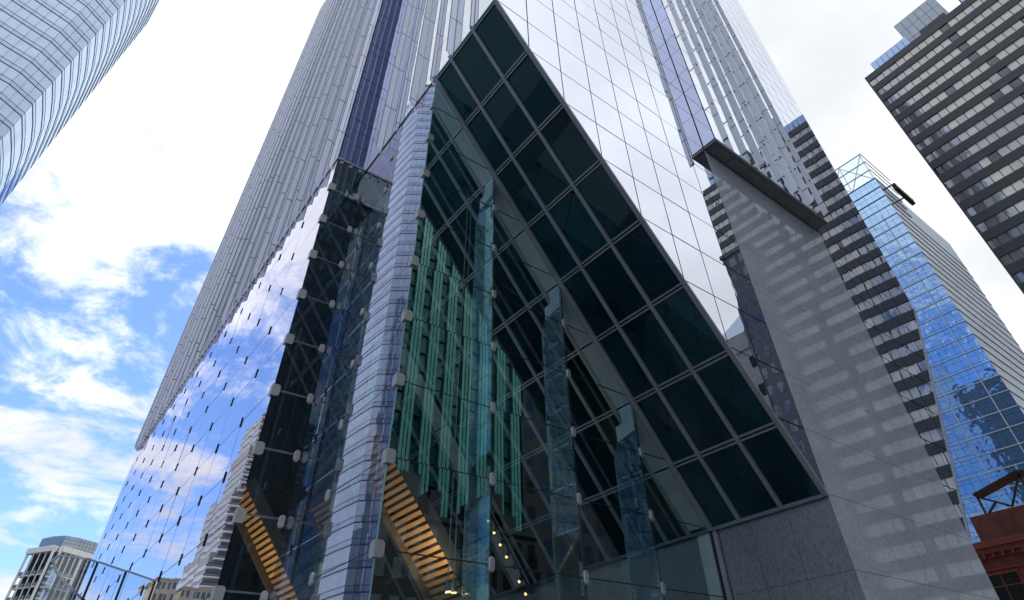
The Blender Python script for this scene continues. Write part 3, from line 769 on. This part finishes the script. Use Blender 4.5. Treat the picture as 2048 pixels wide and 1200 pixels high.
for fl in range(3):
    zt = kz - 2.7 - 4.4 * fl
    for q in range(5):
        ya = ky1 - 1.1 - 3.9 * q
        w = MB().box(KX - .02, KX + .1, ya - 3.0, ya, zt - 3.2, zt).build('window', 'window_pane', bb)
        MB().box(KX - .12, KX - .021, ya - 3.12, ya + .12, zt, zt + .16).box(KX - .12, KX - .021, ya - 3.12, ya + .12, zt - 3.4, zt - 3.2).box(KX - .10, KX - .021, ya - .04, ya + .10, zt - 3.2, zt).box(KX - .10, KX - .021, ya - 3.10, ya - 2.96, zt - 3.2, zt).box(KX - .07, KX - .021, ya - 1.54, ya - 1.46, zt - 3.2, zt).box(KX - .07, KX - .022, ya - 2.96, ya - .04, zt - 1.0, zt - .92).build('frame', 'red_paint', w)
for fl in range(3):
    MB().box(KX - .2, KX - .0, ky0, ky1 + .02, kz - 2.45 - 4.4 * fl + .1, kz - 2.2 - 4.4 * fl).build('string_course', 'red_paint', bb)
fr = thing('roof_frame', 'rusty steel sign frame standing on the brick building roof', 'steel frame', (KX + 5, 16, kz + 2.9))
fx0, fz0 = KX + 4, kz + 2.9
for (y0_, y1_, z0_, z1_) in ((21.2, 16.4, 2.2, 3.3), (16.4, 12.0, 3.3, 2.2)):
    MB().prism([(fx0, y0_, fz0 + z0_), (fx0, y1_, fz0 + z1_), (fx0, y1_, fz0 + z1_ + .2), (fx0, y0_, fz0 + z0_ + .2)], (2.2, 0, 0)).build('roof_sheet', 'rust', fr)
for (a, b) in (((21.0, 0), (21.0, 2.2)), ((21.0, 2.1), (18.4, .5)), ((18.4, .5), (16.4, 3.1)), ((16.4, 3.1), (14.4, .4)), ((14.4, .4), (12.4, 2.1)), ((12.4, 0), (12.4, 2.2)), ((16.4, 0), (16.4, 3.2)), ((20.8, .3), (19.6, 1.2))):
    MB().bar((fx0 + .4, a[0], fz0 + a[1]), (fx0 + .4, b[0], fz0 + b[1]), .18, .18, (1, 0, 0)).build('strut', 'rust', fr)

# ------------------------------------------------------------------ apartment tower, bottom left
M['white_frame'] = paint('white_frame', (0.80, 0.80, 0.78), 0.6)
M['apt_glass'] = mirror('apt_glass', (0.7, 0.8, 0.9), (0.10, 0.13, 0.17), 0.25, 0.9, 3)
M['apt_dark'] = paint('apt_dark', (0.045, 0.05, 0.055), 0.6)
M['apt_rail'] = paint('apt_rail', (0.12, 0.15, 0.16), 0.4)
M['pent'] = mirror('pent', (0.6, 0.68, 0.78), (0.22, 0.26, 0.32), 0.2, 0.8, 3)
at = thing('apartment_tower', 'white framed apartment tower with balconies and a curved glass top, bottom left', 'apartment tower', (5, 205, 0))
AP = [Vector((1.75, 196)), Vector((6.2, 189.5)), Vector((11.2, 193.5)), Vector((19, 200))]
AZ = 41.2
MB().prism([(1.9, 196.3, 0), (6.2, 190, 0), (11.2, 193.9, 0), (19, 200.5, 0), (19, 225, 0), (2.5, 220, 0)], (0, 0, AZ - .2)).build('tower_core', 'apt_dark', at)
def seg(a, b, u, off=0.0):
    d = (b - a); nn = Vector((d.y, -d.x)).normalized()
    p = a + d * u + nn * off; return p
for si, (a, b, bays) in enumerate(((AP[0], AP[1], 4), (AP[1], AP[2], 4), (AP[2], AP[3], 5))):
    L = (b - a).length
    for q in range(bays + 1):
        w = .55 if q in (0, bays) else .22
        p = seg(a, b, q / bays, .95)
        MB().obb((p.x - w / 2, p.y - .5, 0), (w, 0, 0), (0, 1.4, 0), (0, 0, AZ)).build('pier', 'white_frame', at)
    p0, p1 = seg(a, b, 0, .9), seg(a, b, 1, .9)
    MB().bar((p0.x, p0.y, AZ - .5), (p1.x, p1.y, AZ - .5), 1.4, 1.2).build('fascia', 'white_frame', at)
    for f in range(15):
        z = AZ - 3.4 - 2.55 * f
        if z < 4: break
        for q in range(bays):
            u0, u1 = (q + .14) / bays, (q + .86) / bays
            w0, w1 = seg(a, b, u0, .03), seg(a, b, u1, .03)
            w = MB().bar((w0.x, w0.y, z + 1.05), (w1.x, w1.y, z + 1.05), .06, 1.75).build('window', 'apt_glass', at)
            if si < 2 and f > 0:
                r0, r1 = seg(a, b, u0, .75), seg(a, b, u1, .75)
                MB().bar((r0.x, r0.y, z + .1), (r1.x, r1.y, z + .1), 1.1, .16).build('balcony_slab', 'white_frame', at)
                r0, r1 = seg(a, b, u0, 1.2), seg(a, b, u1, 1.2)
                MB().bar((r0.x, r0.y, z + .6), (r1.x, r1.y, z + .6), .06, .8).build('balcony_rail', 'apt_rail', at)
mb = MB()
arc = [(2.3, 198.5), (4.2, 194.8), (6.6, 192.6), (9.5, 193.4), (13.5, 196.0), (19, 201)]
for i in range(len(arc) - 1):
    a, b = Vector(arc[i]), Vector(arc[i + 1])
    for q in range(5):
        for v in range(4):
            p0, p1 = a + (b - a) * (q + .05) / 5, a + (b - a) * (q + .95) / 5
            mb.poly([(p0.x, p0.y, AZ + .1 + .8 * v), (p1.x, p1.y, AZ + .1 + .8 * v), (p1.x, p1.y, AZ + .84 + .8 * v), (p0.x, p0.y, AZ + .84 + .8 * v)])
pt = mb.build('penthouse', 'pent', at, fix=False)
MB().prism([(p[0] + .05, p[1] + .1, AZ) for p in arc] + [(19, 222, AZ), (3, 218, AZ)], (0, 0, 3.25)).build('roof', 'apt_dark', pt)

# ------------------------------------------------------------------ buildings across the streets, seen in the glass
M['pale_rib'] = paint('pale_rib', (0.095, 0.36, 0.315), 0.5)
M['rib_back'] = paint('rib_back', (0.045, 0.20, 0.18), 0.5)
M['navy_wall'] = paint('navy_wall', (0.012, 0.016, 0.030), 0.6)
M['teal_wall'] = mirror('teal_wall', (0.5, 0.8, 0.8), (0.012, 0.06, 0.06), 0.12, 0.8, 4)
rt = thing('ribbed_tower', 'tower with pale vertical ribs and dark teal glass, mirrored in the front lobby glass', 'tower', (40, -54, 0))
MB().box(33, 60, -80, -52, 0, 92).build('wall', 'teal_wall', rt)
MB().box(14, 33, -82, -53, 0, 150).build('wall', 'navy_wall', rt)
for q in range(8):
    x = 33.6 + 3.45 * q
    MB().box(x, x + 2.0, -52.0, -51.7, 0, 93).build('pilaster', 'rib_back', rt)
    for s in range(3):
        MB().box(x + .08 + .66 * s, x + .56 + .66 * s, -51.7, -51.45, 0, 93).build('rib', 'pale_rib', rt)
for q in range(9):
    x = 14.3 + 2.1 * q
    MB().box(x, x + .5, -53.0, -52.5, 0, 150).build('rib', 'mullion', rt)
for z in range(26): MB().box(33, 60.1, -51.98, -51.9 + .24, 3.4 * z, 3.4 * z + .12).build('floor_line', 'joint', rt)
def block(name, label, cat, x0, x1, y0, y1, h, wall, face, nu, nv, winmat='window_pane', wfrac=.55):
    t = thing(name, label, cat, ((x0 + x1) / 2, (y0 + y1) / 2, 0))
    MB().box(x0, x1, y0, y1, 0, h).build('wall', wall, t)
    MB().box(x0 - .2, x1 + .2, y0 - .2, y1 + .2, h, h + .5).build('parapet', wall, t)
    for i in range(nu):
        for j in range(nv):
            z0 = h * (j + .5 - wfrac / 2) / nv; z1 = h * (j + .5 + wfrac / 2) / nv
            if face == '+y':
                w = (x1 - x0) / nu; a = x0 + w * (i + .5 - wfrac / 2); MB().box(a, a + w * wfrac, y1 - .1, y1 + .02, z0, z1).build('window', winmat, t)
            elif face == '-x':
                w = (y1 - y0) / nu; a = y0 + w * (i + .5 - wfrac / 2); MB().box(x0 - .02, x0 + .1, a, a + w * wfrac, z0, z1).build('window', winmat, t)
            else:
                w = (x1 - x0) / nu; a = x0 + w * (i + .5 - wfrac / 2); MB().box(a, a + w * wfrac, y0 - .02, y0 + .1, z0, z1).build('window', winmat, t)
    return t
M['dark_stone'] = paint('dark_stone', (0.022, 0.026, 0.034), 0.8)
M['grey_stone'] = paint('grey_stone', (0.13, 0.13, 0.145), 0.8)
M['lilac_stone'] = paint('lilac_stone', (0.46, 0.42, 0.43), 0.75)
M['ash_stone'] = paint('ash_stone', (0.27, 0.27, 0.31), 0.75)
M['beige'] = paint('beige', (0.55, 0.48, 0.38), 0.75)
db = block('dark_block', 'dark low street block with small windows, mirrored at the foot of the lobby glass', 'building', 22, 50, -44, -36, 21, 'dark_stone', '+y', 14, 6)
for x0_, x1_, h_ in ((22, 26, 2.5), (29, 33, 4.5), (34.5, 36, 3), (40, 47, 1.8), (43, 45, 4.2)): MB().box(x0_, x1_, -43.5, -36.5, 21.5, 21.5 + h_).build('attic', 'dark_stone', db)
block('dark_block', 'taller dark stone block with rows of small windows, mirrored right of the ribbed tower', 'building', 60.5, 92, -66, -52, 82, 'dark_stone', '+y', 10, 18)
block('grey_block', 'dark grey office slab mirrored beside the left edge of the polished stone', 'building', 58, 59.8, -13.2, -9.2, 49, 'grey_stone', '-x', 3, 22)
cb = block('crown_building', 'pale stone building with a pointed glass crown, mirrored above the soffit edge', 'building', 72, 82, -30, -17, 44, 'lilac_stone', '-x', 5, 10, wfrac=.4)
MB().prism([(73, -27, 44.5), (73, -19, 44.5), (81, -19, 44.5), (81, -27, 44.5)], (0, 0, 3)).build('attic', 'lilac_stone', cb)
mb = MB()
for a, b in (((73, -27), (73, -19)), ((73, -19), (81, -19)), ((81, -19), (81, -27)), ((81, -27), (73, -27))): mb.poly([(*a, 47.5), (*b, 47.5), (77, -23, 53)])
mb.build('glass_crown', 'pent', cb)
block('dark_tower', 'plain dark office tower, mirrored faintly in the narrow return glass', 'office tower', -26, -7, -84, -62, 100, 'dark_stone', '+y', 9, 26)
bal = thing('balcony_tower', 'tall apartment tower with stacked balconies, mirrored at the near edge of the wing', 'apartment tower', (-58, 293, 0))
for q, (xe, zt) in enumerate(((-50.5, 66), (-52.8, 92), (-54.6, 112), (-56.6, 128))):
    MB().box(-80, xe, 288 + .3 * q, 320 - q, 0, zt).build('wall', 'ash_stone', bal)
for f in range(36):
    z = 6 + 3.4 * f
    xe = -50.5 if z < 62 else -52.8 if z < 88 else -54.6 if z < 108 else -56.6
    MB().box(-80, xe + .1, 287.6, 319.5, z, z + 1.9).build('window_band', 'apt_glass', bal)
    MB().box(-72, xe + 1.2, 285.6, 288.0, z - .5, z - .1).build('balcony_slab', 'white_frame', bal)
    MB().box(-72, xe + 1.2, 285.6, 285.75, z - .1, z + .8).build('balcony_rail', 'apt_rail', bal)
block('beige_block', 'beige apartment block with a stepped top, mirrored low in the wing glass', 'apartment block', -52, -38, 246, 262, 45, 'beige', '-y', 9, 14, 'apt_glass', .6)
block('beige_block', 'wider beige apartment block mirrored at the bottom left of the wing glass', 'apartment block', -36, -28, 243, 262, 46.5, 'beige', '-y', 5, 14, 'apt_glass', .6)
